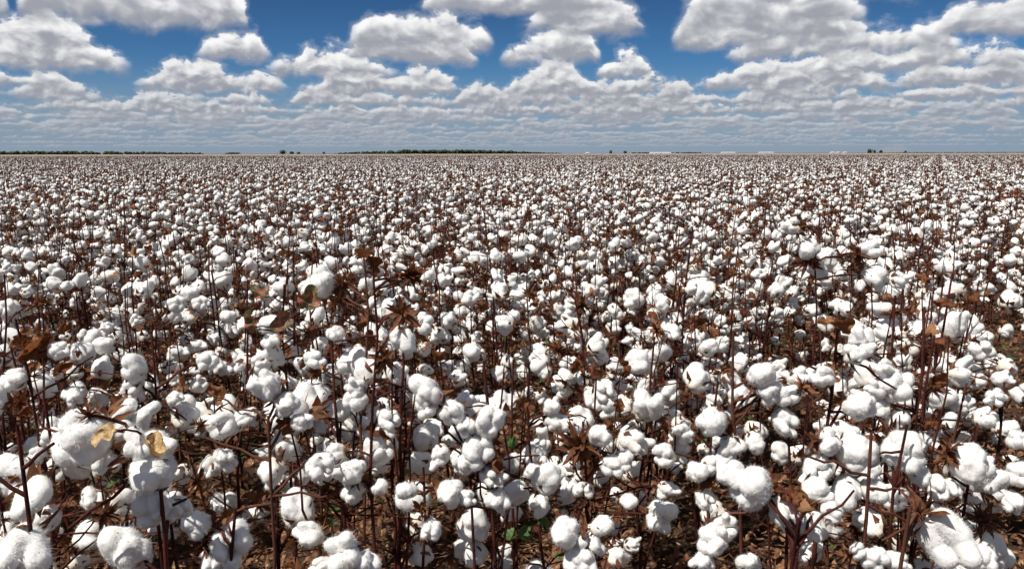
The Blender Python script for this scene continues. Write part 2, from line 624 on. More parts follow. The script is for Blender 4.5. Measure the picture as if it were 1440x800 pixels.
# ---- the dry bur that holds the locks -----------------------------------------------------------
def blade(L, W, curl, base, rs, nl=6, teeth=0.0):
    """one pointed valve or bract starting at the origin, running out along +x and curling to +z"""
    t = np.linspace(0, 1, nl)
    ang = base + curl * t
    step = L / (nl - 1)
    x = np.concatenate([[0], np.cumsum(np.cos(ang[:-1]) * step)])
    z = np.concatenate([[0], np.cumsum(np.sin(ang[:-1]) * step)])
    w = W * np.sin(math.pi * (0.12 + 0.88 * t) ** 0.8) * (1 + teeth * np.where(np.arange(nl) % 2, .35, -.35))
    w[-1] = 0.0015
    jig = rs.normal(0, 0.04 * W, nl)
    v = []
    for s, zz in ((-1, 0.30), (0, 0), (1, 0.30)):
        v.append(np.stack([x - np.sin(ang) * zz * np.abs(w), s * w + jig, z + np.cos(ang) * zz * np.abs(w)], 1))
    v = np.stack(v, 1).reshape(-1, 3)
    f = []
    for i in range(nl - 1):
        for k in range(2):
            f.append([i * 3 + k, i * 3 + k + 1, i * 3 + k + 4, i * 3 + k + 3])
    return v, np.array(f)


def rotz(a):
    M = np.eye(4); M[0, 0] = M[1, 1] = math.cos(a); M[0, 1] = -math.sin(a); M[1, 0] = math.sin(a)
    return M


def bur_mesh_parts(seed, empty=False, nl=7):
    rs = np.random.default_rng(seed)
    mb = MB()
    n = 5 if rs.random() < .4 else 4
    a0 = rs.uniform(0, 6.28)
    for k in range(n):                        # the valves
        b = blade(rs.uniform(.50, .68), rs.uniform(.09, .14) if not empty else rs.uniform(.05, .09), rs.uniform(0.3, 1.7) if not empty else rs.uniform(-.6, 1.2), rs.uniform(-.3, .4) if not empty else rs.uniform(.1, 1.2), rs, nl)
        M = rotz(a0 + k * 6.283 / n + rs.normal(0, .2))
        M[2, 3] = 0.0
        mb.xadd(b, M * np.array([[1.18], [1.18], [1.18], [1]]))
    for k in range(9 if not empty else 24):   # frilled bracts round them, split into narrow curled teeth
        b = blade(rs.uniform(.35, .66), rs.uniform(.035, .085), rs.uniform(-2.2, 1.6), rs.uniform(-.8, .7 if not empty else 1.2), rs, nl, 0.5)
        M = rotz(rs.uniform(0, 6.28)) * np.array([[1.2], [1.2], [1.2], [1]]); M[2, 3] = -0.04
        mb.xadd(b, M)
    mb.add(*tube([(0, 0, -.22), (0.01, 0, -.1), (0, 0, 0)], .03, .06, 5))
    return mb


STYLES = ['open', 'open', 'round', 'open', 'loose', 'tight', 'open', 'round', 'loose', 'open', 'long', 'open']
NV = len(STYLES)
LINT = {sub: [] for sub in (5, 4, 3)}
LINT_P = {}
for k, st in enumerate(STYLES):
    for sub, fz in ((5, 7000), (4, 3200), (3, 700)):
        mb = MB(); mb.add(*lint_piece(100 + k, st, sub, fz))
        LINT[sub].append(mb.mesh('boll_lint', [MAT['lint']]))
    for sub in (2, 1):
        LINT_P[(sub, k)] = lint_piece(100 + k, st, sub)
    LINT_P[(3, k)] = lint_piece(100 + k, st, 3)
BUR_MB = [bur_mesh_parts(300 + k) for k in range(6)]
BUR = [b.mesh('bur', [MAT['bur']]) for b in BUR_MB]
BUR_LOW = [bur_mesh_parts(300 + k, nl=3) for k in range(4)]
EMPTY_BUR = [bur_mesh_parts(400 + k, True).mesh('empty_bur', [MAT['bur']]) for k in range(4)]
EMPTY_LOW = [bur_mesh_parts(400 + k, True, nl=3) for k in range(2)]


def flat(mb):
    off = 0; V, F = [], []
    return np.concatenate(mb.v), mb.f


# ---- leaves -------------------------------------------------------------------------------------
def leaf_piece(seed, crumple, rings=4, n=30):
    """a palmate leaf on a short stalk, more or less curled up; unit = leaf length"""
    rs = np.random.default_rng(seed)
    a = np.linspace(-math.pi * 0.92, math.pi * 0.92, n)
    r = 0.40 + 0.17 * np.abs(np.cos(a * 1.5)) ** 1.3 + rs.normal(0, .022, n)
    r *= 1 - 0.25 * np.abs(a / math.pi) ** 2
    V = [np.array([[0.1, 0, 0]])]
    for k in range(1, rings + 1):
        q = k / rings
        V.append(np.stack([r * q * np.cos(a) + 0.1 + .15 * q, r * q * np.sin(a), np.zeros(n)], 1))
    v = np.concatenate(V)
    w1, w2, w3 = waves(rs, 5, 6), waves(rs, 12, 6), waves(rs, 24, 8)
    ang = np.arctan2(v[:, 1], v[:, 0] - .1)
    v[:, 2] += 0.10 * np.abs(v[:, 1]) - 0.06 * np.hypot(v[:, 0] - .1, v[:, 1]) * np.cos(ang * 5)      # folded along the veins
    v[:, 2] += crumple * (0.34 * w1(v) + 0.22 * w2(v) + 0.10 * w3(v))
    v[:, :2] += crumple * 0.08 * np.stack([w2(v[:, ::-1]), w1(v[:, ::-1])], 1)
    roll = crumple * rs.uniform(0.9, 2.2)     # roll the sides together and the tip over
    yy = v[:, 1].copy(); rr = max(roll, .01)
    zz = v[:, 2].copy()
    v[:, 1] = np.sin(yy * rr) / rr - zz * np.sin(yy * rr)
    v[:, 2] = (1 - np.cos(yy * rr)) / rr + zz * np.cos(yy * rr)
    bend = crumple * rs.uniform(-.4, 1.8)
    xx = v[:, 0].copy(); zz = v[:, 2].copy()
    if abs(bend) > .05:
        v[:, 0] = np.sin(xx * bend) / bend - zz * np.sin(xx * bend)
        v[:, 2] = (1 - np.cos(xx * bend)) / bend + zz * np.cos(xx * bend)
    f3 = np.array([[0, 1 + i, 2 + i] for i in range(n - 1)])
    f4 = np.array([[1 + k * n + i, 1 + (k + 1) * n + i, 2 + (k + 1) * n + i, 2 + k * n + i] for k in range(rings - 1) for i in range(n - 1)])
    st = tube([(-.35, 0, -.12), (-.1, 0, -.03), (0.1, 0, 0)], .012, .01, 4)
    return np.concatenate([v, st[0]]), [f3, f4, st[1] + len(v)]


def leaf_mesh(seed, crumple, mat, name):
    mb = MB(); mb.add(*leaf_piece(seed, crumple))
    return mb.mesh(name, [mat])


DRY = [leaf_mesh(500 + k, 1.7, MAT['dry_leaf'], 'dry_leaf') for k in range(6)]
DRY_P = [leaf_piece(500 + k, 2.0, 2, 14) for k in range(4)]
TAN = [leaf_mesh(520 + k, 1.05, MAT['tan_leaf'], 'tan_leaf') for k in range(2)]
TURN = [leaf_mesh(530 + k, 0.8, MAT['turning_leaf'], 'turning_leaf') for k in range(3)]
GREEN = [leaf_mesh(540 + k, 0.35, MAT['green_leaf'], 'green_leaf') for k in range(4)]


# ----------------------------------------------------------------------------------------------
# a cotton plant as a plan: stem tubes, bolls, empty burs and leaves, later built at any detail
# ----------------------------------------------------------------------------------------------
def plan_stem(rs, H, lean):
    n = 9
    t = np.linspace(0, 1, n)
    wob = np.stack([np.cumsum(rs.normal(0, .008, n)), np.cumsum(rs.normal(0, .008, n))], 1)
    pts = np.zeros((n, 3))
    pts[:, :2] = wob + np.outer(t ** 1.3, lean)
    pts[:, 2] = -0.03 + t * (H + .03)
    pts[0, :2] = 0
    return pts


def stem_at(pts, z):
    return np.array([np.interp(z, pts[:, 2], pts[:, k]) for k in range(3)])


def branch_pts(rs, p0, p1, sag=0.0):
    t = np.linspace(0, 1, 5)[:, None]
    mid = p0 + (p1 - p0) * t
    mid[:, 2] += sag * np.sin(t[:, 0] * math.pi)
    mid[1:-1] += rs.normal(0, .028, (3, 3)) * min(.25, np.linalg.norm(p1 - p0))
    return mid


def make_plan(seed):
    rs = np.random.default_rng(seed)
    H = rs.uniform(0.96, 1.27)
    lean = rs.normal(0, .05, 2)
    st = plan_stem(rs, H, lean)
    P = {'tubes': [(st, .0068, .0026)], 'bolls': [], 'burs': [], 'leaves': [], 'green': []}
    nb = rs.integers(9, 13)
    z0 = rs.uniform(.28, .42)
    a = rs.uniform(0, 6.28)
    for k in range(nb):
        z = z0 + (H * 0.87 - z0) * ((k + rs.uniform(0, .8)) / nb)
        a += 2.4 + rs.normal(0, .4)
        fr = (z - z0) / (H - z0)
        L = (0.24 - 0.16 * fr) * rs.uniform(0.55, 1.15)
        p0 = stem_at(st, z)
        d = np.array([math.cos(a), math.sin(a), rs.uniform(-.05, .55)])
        p1 = p0 + d * L
        P['tubes'].append((branch_pts(rs, p0, p1, rs.uniform(0, .02)), .0030, .0016))
        u = rs.random()
        ax = unit(d * [1, 1, 0] * 0.8 + np.array([0, 0, rs.uniform(-.75, 1.0)]) + rs.normal(0, .25, 3))
        if u < 0.86:
            s = rs.uniform(.050, .090)
            P['bolls'].append((p1, ax, rs.uniform(0, 6.28), s, int(rs.integers(NV))))
            if rs.random() < 0.44:            # a second boll further along or back on the same branch
                p2 = p0 + d * L * rs.uniform(.35, .6) + rs.normal(0, .02, 3) + [0, 0, rs.uniform(-.07, .05)]
                P['bolls'].append((p2, unit(ax + rs.normal(0, .5, 3)), rs.uniform(0, 6.28), rs.uniform(.044, .070), int(rs.integers(NV))))
        else:
            P['burs'].append((p1, unit(d + [0, 0, .5]), rs.uniform(0, 6.28), rs.uniform(.05, .075), int(rs.integers(4))))
    for k in range(rs.integers(1, 3)):        # slim side stems growing up beside the main one
        p0 = stem_at(st, rs.uniform(.12, .4)); a = rs.uniform(0, 6.28); q = rs.uniform(.05, .16)
        p1 = np.array([p0[0] + math.cos(a) * q, p0[1] + math.sin(a) * q, H * rs.uniform(.8, 1.04)])
        t = np.linspace(0, 1, 7)[:, None]
        pts = p0 + (p1 - p0) * np.concatenate([t ** .6, t ** .6, t], 1)
        pts[1:-1] += rs.normal(0, .006, (5, 3))
        P['tubes'].insert(1, (pts, .0042, .0016))
    for k in range(rs.integers(4, 8)):        # bare twigs
        z = rs.uniform(.2, .9) * H
        p0 = stem_at(st, z); a = rs.uniform(0, 6.28)
        p1 = p0 + np.array([math.cos(a), math.sin(a), rs.uniform(-.1, .9)]) * rs.uniform(.10, .26)
        P['tubes'].append((branch_pts(rs, p0, p1), .0024, .0010))
        if rs.random() < .45:
            P['burs'].append((p1, unit(p1 - p0 + rs.normal(0, .05, 3)), rs.uniform(0, 6.28), rs.uniform(.022, .05), int(rs.integers(4))))
    for k in range(rs.integers(4, 9)):
        z = rs.uniform(.2, .97) * H
        p0 = stem_at(st, z); a = rs.uniform(0, 6.28)
        p = p0 + np.array([math.cos(a), math.sin(a), 0]) * rs.uniform(.02, .16)
        P['leaves'].append((p, unit(rs.normal(0, 1, 3) + [0, 0, -.4]), rs.uniform(0, 6.28), rs.uniform(.022, .058), int(rs.integers(4))))
    if rs.random() < .5:
        for k in range(rs.integers(2, 6)):
            z = rs.uniform(.10, .38); p0 = stem_at(st, z); a = rs.uniform(0, 6.28)
            p = p0 + np.array([math.cos(a), math.sin(a), .1]) * rs.uniform(.04, .14)
            P['green'].append((p, unit([math.cos(a) * .4, math.sin(a) * .4, 1]), rs.uniform(0, 6.28), rs.uniform(.035, .06), int(rs.integers(2))))
    P['H'] = H
    return P


def stem_mesh(P, sides=5):
    mb = MB()
    for k, (pts, r0, r1) in enumerate(P['tubes']):
        mb.add(*tube(pts, r0, r1, sides if k else sides + 1))
    return mb.mesh('stem', [MAT['stem']])


def merged_plant(P, sub, rs, nmax=99):
    """the whole plant as one mesh, for the unnumbered mass behind"""
    mb = MB()
    for k, (pts, r0, r1) in enumerate(P['tubes']):
        if sub == 1:
            if k > 6: continue
            pts = pts[::4]
        mb.add(*tube(pts, r0 * (1.0 if sub > 1 else 1.2), r1 * (1.0 if sub > 1 else 1.5), 4 if sub > 1 else 3), mi=1)
    for (p, ax, sp, s, v) in P['bolls'][:nmax]:
        M = frame(ax, sp, p, s)
        mb.xadd(LINT_P[(sub, v)], M, 0)
        if sub > 1 or v % 3 == 0: mb.xadd(flat(BUR_LOW[v % 4]), M, 2)
    for (p, ax, sp, s, v) in P['burs']:
        mb.xadd(flat(EMPTY_LOW[v % 2]), frame(ax, sp, p, s), 2)
    for (p, ax, sp, s, v) in P['leaves'][:(9 if sub > 1 else 2)]:
        mb.xadd(DRY_P[v % 4], frame(ax, sp, p, s * (1.1 if sub > 1 else 1.3)), 3)
    return mb.mesh('cotton_plant_mass', [MAT['lint'], MAT['stem'], MAT['bur'], MAT['dry_leaf']])


NPLAN = 16
PLANS = [make_plan(1000 + k) for k in range(NPLAN)]
STEMS = [stem_mesh(P) for P in PLANS]

ROW_AZ = R(27.7)                              # the rows run off towards the right end of the horizon
ROW_D = np.array([math.sin(ROW_AZ), math.cos(ROW_AZ)])
ROW_N = np.array([math.cos(ROW_AZ), -math.sin(ROW_AZ)])
ROW_0, ROW_W = -0.04, 0.86

GROUP = 'cotton plants standing in rows across the field'


def plant_root(x, y, rz, s, label):
    r = bpy.data.objects.new('cotton_plant', None)
    r.empty_display_size = 0.1
    COL.objects.link(r)
    r.location = (x, y, 0); r.rotation_euler = (0, 0, rz); r.scale = (s, s, s)
    r['label'] = label; r['category'] = 'cotton plant'; r['group'] = GROUP
    return r


def add_boll(root, p, ax, sp, s, v, sub, bur=True):
    b = put('boll', LINT[sub][v], root, frame(ax, sp, p, s))
    if bur: put('bur', BUR[v % 6], b)
    return b


def individual(k, x, y, rz, s, label, dist):
    P = PLANS[k]
    root = plant_root(x, y, rz, s, label)
    put('stem', STEMS[k], root)
    sub = 4 if dist < 4.2 else 3
    for (p, ax, sp, sz, v) in P['bolls']:
        add_boll(root, p, ax, sp, sz, v, sub)
    for (p, ax, sp, sz, v) in P['burs']:
        put('empty_bur', EMPTY_BUR[v], root, frame(ax, sp, p, sz))
    for (p, ax, sp, sz, v) in P['leaves']:
        put('dry_leaf', DRY[(v + k) % 6], root, frame(ax, sp, p, sz))
    for (p, ax, sp, sz, v) in P['green']:
        put('green_leaf', GREEN[v], root, frame(ax, sp, p, sz))
    return root


# ----------------------------------------------------------------------------------------------
# the plants one by one in front
# ----------------------------------------------------------------------------------------------
def hero(base_px, Y, top_px, label, bolls=(), burs=(), leaves=(), twigs=(), r0=.0060):
    """a plant of the first rows, described where it stands: base under photo column base_px at distance Y"""
    rs = np.random.default_rng(int(base_px * 7 + Y * 1000))
    top = at(top_px[0], top_px[1], Y)
    gx = top[0] + (base_px - top_px[0]) / FPX * Y
    root = plant_root(gx, Y, 0, 1, label)
    o = np.array([gx, Y, 0])
    H = top[2]
    st = plan_stem(rs, H, (top - o)[:2])
    tubes = [(st, r0, .0024)]
    for (px, py, d, v, ax) in bolls:
        s = 0.0
        p = at(px, py, Y + (ax[3] if len(ax) > 3 else 0)) - o
        s = d / FPX * (Y + (ax[3] if len(ax) > 3 else 0)) * 0.90
        axis = unit(ax[:3])
        p = p - axis * s * 0.42               # the bur end
        zb = min(H * .97, max(.1, p[2] - rs.uniform(.0, .07)))
        q = stem_at(st, zb)
        tubes.append((branch_pts(rs, q, p, .01), .0032, .0020))
        add_boll(root, p, axis, rs.uniform(0, 6.28), s, v, 5)
    for (px, py, d, ax) in burs:
        s = d / FPX * Y
        p = at(px, py, Y) - o
        q = stem_at(st, min(H * .98, max(.1, p[2] - .03)))
        tubes.append((branch_pts(rs, q, p, .01), .0030, .0022))
        put('empty_bur', EMPTY_BUR[int(rs.integers(4))], root, frame(unit(ax), rs.uniform(0, 6.28), p, s))
    for (px, py, d, kind, ax) in leaves:
        s = d / FPX * Y
        p = at(px, py, Y - (.05 if kind == 'tan' else 0)) - o
        ms, nm = {'dry': (DRY, 'dry_leaf'), 'tan': (TAN, 'tan_leaf'), 'turn': (TURN, 'turning_leaf'), 'green': (GREEN, 'green_leaf')}[kind]
        q = stem_at(st, min(H * .99, max(.05, p[2] - .02)))
        tubes.append((branch_pts(rs, q, p, .006), .0022, .0014))
        put(nm, ms[int(rs.integers(len(ms)))], root, frame(unit(ax), rs.uniform(0, 6.28), p, s))
    for (x0, y0, x1, y1) in twigs:
        p0 = at(x0, y0, Y) - o; p1 = at(x1, y1, Y) - o
        tubes.append((branch_pts(rs, stem_at(st, max(.03, p0[2])) if abs(x0 - top_px[0]) < 25 else p0, p1, .0), .0030, .0018))
    mb = MB()
    for k, (pts, a, b) in enumerate(tubes): mb.add(*tube(pts, a, b, 7 if k == 0 else 6))
    put('stem', mb.mesh('stem', [MAT['stem']]), root)
    return root


HEROES = [
    (175, 1.06, (180, 618), 'cotton plant with two curled tan leaves between its big clustered white bolls', dict(
        bolls=[(112, 612, 92, 9, (-.5, -.75, -.15)), (182, 590, 72, 4, (.5, -.1, .5, .10)), (206, 628, 78, 8, (.6, -.5, .25)), (218, 664, 74, 2, (.35, -.7, -.5)),
               (212, 715, 62, 0, (.1, -.6, -.8, .04)), (246, 716, 48, 6, (.6, -.3, -.4, .08)), (140, 640, 50, 3, (-.1, -.6, -.6, .08))],
        leaves=[(160, 606, 42, 'tan', (-.3, -.6, .6)), (206, 617, 38, 'tan', (.3, -.5, .7))], burs=[(125, 582, 34, (-.4, -.3, .6))],
        twigs=[(178, 648, 95, 742), (178, 660, 60, 600)])),
    (8, 0.95, (4, 600), 'reddish stemmed plant cut by the lower left corner with one huge round boll', dict(
        bolls=[(28, 782, 108, 7, (.35, -.7, -.1))], r0=.0065, twigs=[(6, 662, 75, 622), (6, 700, -40, 650)])),
    (236, 1.12, (228, 698), 'short plant at the lower left with a smooth greyish boll facing up', dict(
        bolls=[(178, 774, 80, 2, (-.2, -.4, .75))], burs=[(182, 782, 30, (.1, -.9, .1))],
        twigs=[(229, 712, 262, 700)])),
    (300, 1.22, (296, 706), 'plant at the lower left with a dark ragged bract over its white bolls', dict(
        bolls=[(272, 738, 52, 0, (-.6, -.5, .2)), (326, 765, 76, 11, (.3, -.7, -.4)), (300, 785, 50, 3, (0, -.7, -.5))],
        burs=[(286, 757, 40, (-.3, -.8, .2)), (292, 765, 36, (.2, -.8, .1))], leaves=[(312, 728, 26, 'dry', (0, -.5, .7))])),
    (372, 1.40, (392, 578), 'plant with a long bare red stem and twin bolls near its top, left of centre', dict(
        bolls=[(374, 542, 56, 4, (-.4, -.4, .6)), (402, 570, 46, 0, (.3, -.7, -.1)), (350, 586, 36, 3, (-.8, -.2, -.3)), (424, 592, 34, 7, (.9, -.2, -.1)), (450, 655, 44, 6, (.6, -.6, -.2))],
        leaves=[(399, 592, 30, 'dry', (.2, -.6, -.4)), (300, 556, 34, 'dry', (.2, -.6, .4))], twigs=[(384, 640, 290, 615), (380, 690, 470, 694), (378, 700, 262, 735)])),
    (60, 1.75, (40, 448), 'plant at the left edge with one big shrivelled brown leaf near its top', dict(
        bolls=[(20, 532, 40, 0, (-.4, -.6, 0)), (80, 492, 36, 3, (.6, -.4, .3)), (70, 615, 36, 9, (.3, -.7, -.1)), (52, 640, 30, 1, (-.3, -.7, -.2)), (102, 555, 38, 4, (.6, -.5, -.2)), (128, 702, 42, 11, (.4, -.7, -.3))],
        leaves=[(46, 476, 44, 'dry', (.1, -.8, .2)), (50, 490, 38, 'dry', (.3, -.6, -.2)), (36, 470, 36, 'dry', (-.6, -.4, .5)), (56, 470, 32, 'dry', (.7, -.5, .4))], twigs=[(50, 560, 130, 500)])),
    (216, 1.9, (205, 470), 'plant behind the tan leaved one with a fluffy round boll at its tip', dict(
        bolls=[(186, 520, 46, 2, (-.2, -.5, .3)), (185, 546, 36, 7, (0, -.8, -.3)), (105, 548, 34, 0, (-.6, -.6, 0)), (245, 560, 30, 3, (.6, -.4, .2)), (290, 508, 34, 9, (.6, -.5, .2)), (316, 646, 38, 6, (.5, -.7, -.3))],
        leaves=[(92, 525, 30, 'dry', (-.3, -.6, .4))], twigs=[(212, 560, 262, 590)])),
    (408, 2.05, (404, 402), 'plant bearing several green and pink mottled leaves, left of centre', dict(
        bolls=[(380, 480, 30, 0, (-.3, -.6, .2)), (365, 510, 30, 6, (-.6, -.5, -.1)), (440, 505, 34, 3, (.6, -.5, .1)), (430, 555, 34, 9, (.5, -.5, -.2))],
        leaves=[(432, 431, 42, 'turn', (.3, -.7, .5)), (405, 447, 36, 'turn', (-.2, -.8, .3)), (358, 459, 34, 'turn', (-.4, -.7, .2)), (373, 417, 32, 'turn', (-.2, -.5, .8))],
        twigs=[(404, 470, 360, 462)])),
    (490, 2.15, (483, 352), 'plant with an upright egg shaped boll beside a dark bur, left of centre', dict(
        bolls=[(455, 397, 46, 7, (-.15, -.4, .7)), (470, 470, 32, 0, (-.3, -.6, -.1)), (492, 512, 38, 6, (.2, -.7, 0)), (478, 575, 36, 9, (-.3, -.7, -.3)), (515, 600, 38, 11, (.5, -.6, -.2))],
        burs=[(480, 402, 38, (.7, -.4, .2)), (478, 418, 30, (.5, -.6, -.4))])),
    (520, 1.72, (524, 366), 'tallest bare red stem near the centre left, carrying a drooping boll under a dark bur', dict(
        bolls=[(562, 476, 44, 2, (.05, -.4, -.9)), (556, 432, 44, 0, (.3, .2, .6, .06)), (500, 560, 40, 9, (-.5, -.6, -.1)), (546, 590, 42, 4, (.5, -.5, -.3)), (498, 690, 40, 1, (-.6, -.5, -.3)), (533, 685, 30, 5, (.5, -.5, .2)), (470, 640, 36, 6, (-.8, -.3, -.1))],
        burs=[(566, 440, 46, (.1, -.9, .3)), (540, 505, 40, (.3, -.7, .4)), (576, 386, 44, (.4, -.6, .6))],
        leaves=[(516, 356, 36, 'dry', (-.2, -.6, .5)), (520, 372, 28, 'dry', (.3, -.7, -.4)), (575, 392, 34, 'dry', (.5, -.6, -.2))], twigs=[(524, 392, 572, 386), (522, 470, 470, 480), (522, 560, 610, 528)])),
    (668, 1.62, (684, 640), 'plant with a stepped chain of plump white bolls in the centre', dict(
        bolls=[(598, 552, 52, 2, (-.5, -.5, .5)), (600, 572, 40, 7, (-.3, -.8, -.2)), (634, 580, 46, 0, (-.1, -.7, .3)), (656, 600, 38, 3, (0, -.8, 0)), (684, 594, 50, 1, (.3, -.5, .6)), (674, 628, 56, 9, (.1, -.8, -.1)),
               (662, 650, 46, 6, (-.2, -.8, -.4)), (690, 668, 44, 4, (.5, -.6, -.3)), (700, 702, 40, 11, (.5, -.6, -.5)), (616, 640, 40, 8, (-.6, -.6, -.4))],
        leaves=[(688, 636, 36, 'dry', (.2, -.7, .4)), (700, 652, 30, 'dry', (.6, -.5, -.3))], burs=[(680, 642, 34, (-.2, -.8, .5))], twigs=[(682, 648, 758, 640), (676, 718, 606, 720)])),
    (610, 1.5, (606, 672), 'low plant in the centre bottom with a pair of joined round bolls', dict(
        bolls=[(634, 694, 50, 0, (.4, -.7, .1)), (606, 744, 42, 3, (-.1, -.8, -.1)), (655, 700, 30, 7, (.7, -.5, 0)), (570, 690, 34, 5, (-.7, -.5, .1))], burs=[(590, 715, 28, (-.4, -.7, .4))])),
    (490, 1.28, (486, 742), 'low plant at the bottom left of centre with a half cut pile of white bolls', dict(
        bolls=[(484, 775, 66, 1, (0, -.6, .3)), (515, 792, 44, 6, (.5, -.6, .0)), (452, 795, 36, 3, (-.6, -.5, 0))])),
    (800, 1.38, (822, 718), 'plant at the bottom centre with a broad smooth boll over a curled bract', dict(
        bolls=[(796, 744, 56, 2, (-.3, -.6, .5)), (826, 768, 60, 4, (.2, -.8, -.2)), (846, 738, 36, 5, (.7, -.2, .4)), (812, 790, 54, 9, (0, -.8, -.4))],
        burs=[(822, 760, 32, (.4, -.8, .2))], leaves=[(820, 748, 24, 'dry', (.3, -.7, .3))])),
    (838, 1.75, (832, 600), 'plant with a large empty star shaped brown bur beside a boll, right of centre', dict(
        bolls=[(842, 612, 40, 5, (.3, -.6, .3)), (862, 655, 40, 0, (.4, -.7, -.2)), (888, 622, 54, 4, (.6, -.4, -.2, .10)), (878, 648, 34, 7, (.6, -.6, -.2)), (820, 690, 32, 6, (-.2, -.7, -.2)), (938, 690, 36, 8, (.8, -.5, -.3))],
        burs=[(814, 626, 62, (-.35, -.75, .35)), (826, 700, 40, (.2, -.7, .4))], leaves=[(858, 600, 26, 'dry', (.4, -.5, .6))], twigs=[(836, 690, 800, 650), (838, 728, 905, 722)])),
    (792, 1.85, (745, 572), 'plant with a slanting forked stem and a double boll, right of centre', dict(
        bolls=[(782, 594, 44, 8, (.4, -.6, .2)), (776, 572, 30, 7, (.2, -.4, .8)), (748, 664, 32, 0, (-.3, -.7, .1)), (757, 708, 44, 3, (-.2, -.8, -.1)), (725, 690, 32, 6, (-.6, -.5, -.2))],
        leaves=[(708, 596, 20, 'green', (-.3, -.7, .4)), (718, 616, 20, 'green', (.2, -.8, .3)), (744, 748, 26, 'green', (.0, -.5, .9)), (722, 752, 24, 'green', (-.3, -.5, .9)), (765, 740, 22, 'green', (.3, -.5, .9))],
        twigs=[(748, 620, 700, 640)])),
    (1063, 1.52, (1046, 470), 'plant with a tight bunch of four plump bolls on a thin stem, right of centre', dict(
        bolls=[(1068, 526, 46, 2, (-.2, -.4, .7)), (1082, 552, 46, 0, (.1, -.8, .1)), (1104, 556, 40, 7, (.5, -.6, .2)), (1102, 592, 46, 3, (.3, -.8, -.4)), (1124, 532, 44, 4, (.7, -.4, .3, .05)), (1042, 560, 38, 6, (-.6, -.6, 0, .06)), (1000, 596, 50, 9, (-.7, -.6, -.1)),
               (1024, 632, 54, 8, (-.5, -.6, -.5)), (1060, 622, 36, 5, (.1, -.7, -.6))],
        burs=[(1128, 545, 36, (.5, -.8, -.1))], leaves=[(1012, 585, 24, 'dry', (.2, -.7, .4))], twigs=[(1054, 560, 1030, 600)])),
    (1122, 1.16, (1128, 702), 'plant at the bottom right with a leathery brown leaf lying over twin bolls', dict(
        bolls=[(1052, 690, 78, 2, (-.4, -.75, .1)), (1100, 718, 54, 3, (.1, -.85, -.2)), (1028, 668, 50, 0, (-.7, -.3, .4)), (1148, 690, 48, 7, (.6, -.5, .3, .10)), (1140, 735, 56, 8, (.35, -.6, -.6, .05)), (1170, 720, 40, 6, (.7, -.5, -.1, .08))],
        leaves=[(1100, 686, 40, 'dry', (.2, -.6, .6)), (1126, 706, 44, 'dry', (.5, -.6, .1))], burs=[(1110, 730, 26, (.3, -.9, -.1))], twigs=[(1126, 738, 1200, 690)])),
    (1168, 1.42, (1180, 442), 'plant with the thickest dark stem right of centre and a white boll on either side', dict(
        bolls=[(1162, 622, 48, 0, (-.5, -.6, .2)), (1204, 640, 62, 9, (.5, -.6, .2)), (1192, 692, 54, 2, (.3, -.8, -.4)), (1148, 660, 54, 4, (-.4, -.7, -.3)), (1210, 572, 50, 6, (.6, -.5, 0)), (1206, 498, 46, 8, (.5, -.3, .4)), (1158, 530, 40, 3, (-.6, -.4, .2)), (1228, 690, 44, 5, (.8, -.4, -.2))],
        burs=[(1148, 620, 34, (-.6, -.7, .1))], leaves=[(1162, 448, 34, 'dry', (-.5, -.6, .3)), (1180, 462, 34, 'dry', (.4, -.7, 0))], twigs=[(1176, 585, 1240, 588), (1176, 540, 1110, 500), (1174, 500, 1260, 548)], r0=.0075)),
    (1195, 1.18, (1222, 612), 'slanting reddish stem with crossing side twigs at the bottom right, bolls only at its foot', dict(
        bolls=[(1228, 786, 48, 0, (.4, -.6, .3)), (1258, 790, 40, 3, (.6, -.6, .2)), (1205, 775, 30, 7, (-.2, -.6, .5))], twigs=[(1214, 672, 1130, 640), (1206, 712, 1290, 738), (1210, 690, 1270, 690)], burs=[(1192, 780, 30, (-.4, -.6, .5))], r0=.0066)),
    (1280, 1.72, (1300, 470), 'plant with a knobbly pale boll and an orange brown bract, on the right', dict(
        bolls=[(1262, 542, 58, 9, (-.3, -.7, .2)), (1244, 520, 36, 3, (-.6, -.4, .5)), (1318, 560, 44, 2, (.5, -.7, -.2)), (1344, 566, 30, 7, (.8, -.4, .1)), (1300, 612, 40, 4, (.2, -.7, -.5)), (1230, 575, 40, 6, (-.7, -.6, -.3))],
        burs=[(1296, 602, 44, (.2, -.8, .4)), (1310, 548, 36, (.2, -.8, .4))], leaves=[(1306, 590, 34, 'dry', (.3, -.7, .4)), (1318, 545, 30, 'dry', (.0, -.6, .7))])),
    (1255, 1.42, (1248, 588), 'plant with a wide four lobed boll held out left of a twig, on the right', dict(
        bolls=[(1270, 636, 72, 0, (.35, -.8, -.25)), (1292, 668, 36, 5, (.6, -.6, -.5)), (1228, 640, 40, 3, (-.6, -.5, -.2, .08))], twigs=[(1250, 625, 1215, 642)])),
    (1325, 1.5, (1330, 610), 'plant with a drooping lobed boll hanging off a spiky bur, at the right', dict(
        bolls=[(1362, 650, 66, 9, (.6, -.6, -.35)), (1318, 684, 40, 3, (-.3, -.7, -.3)), (1336, 688, 32, 7, (.2, -.8, -.4)), (1385, 592, 30, 5, (.6, -.5, .2, .2))], burs=[(1334, 640, 40, (-.2, -.8, .3))], twigs=[(1328, 650, 1290, 652)])),
    (1300, 1.04, (1282, 700), 'plant in the lower right corner with the biggest boll, two long smooth drooping lobes', dict(
        bolls=[(1324, 752, 92, 10, (.42, -.45, -.75)), (1384, 785, 46, 0, (.6, -.6, -.1, .12)), (1350, 796, 40, 3, (.3, -.7, -.4, .1))], burs=[(1290, 722, 32, (-.4, -.8, .3))], twigs=[(1286, 730, 1240, 760)])),
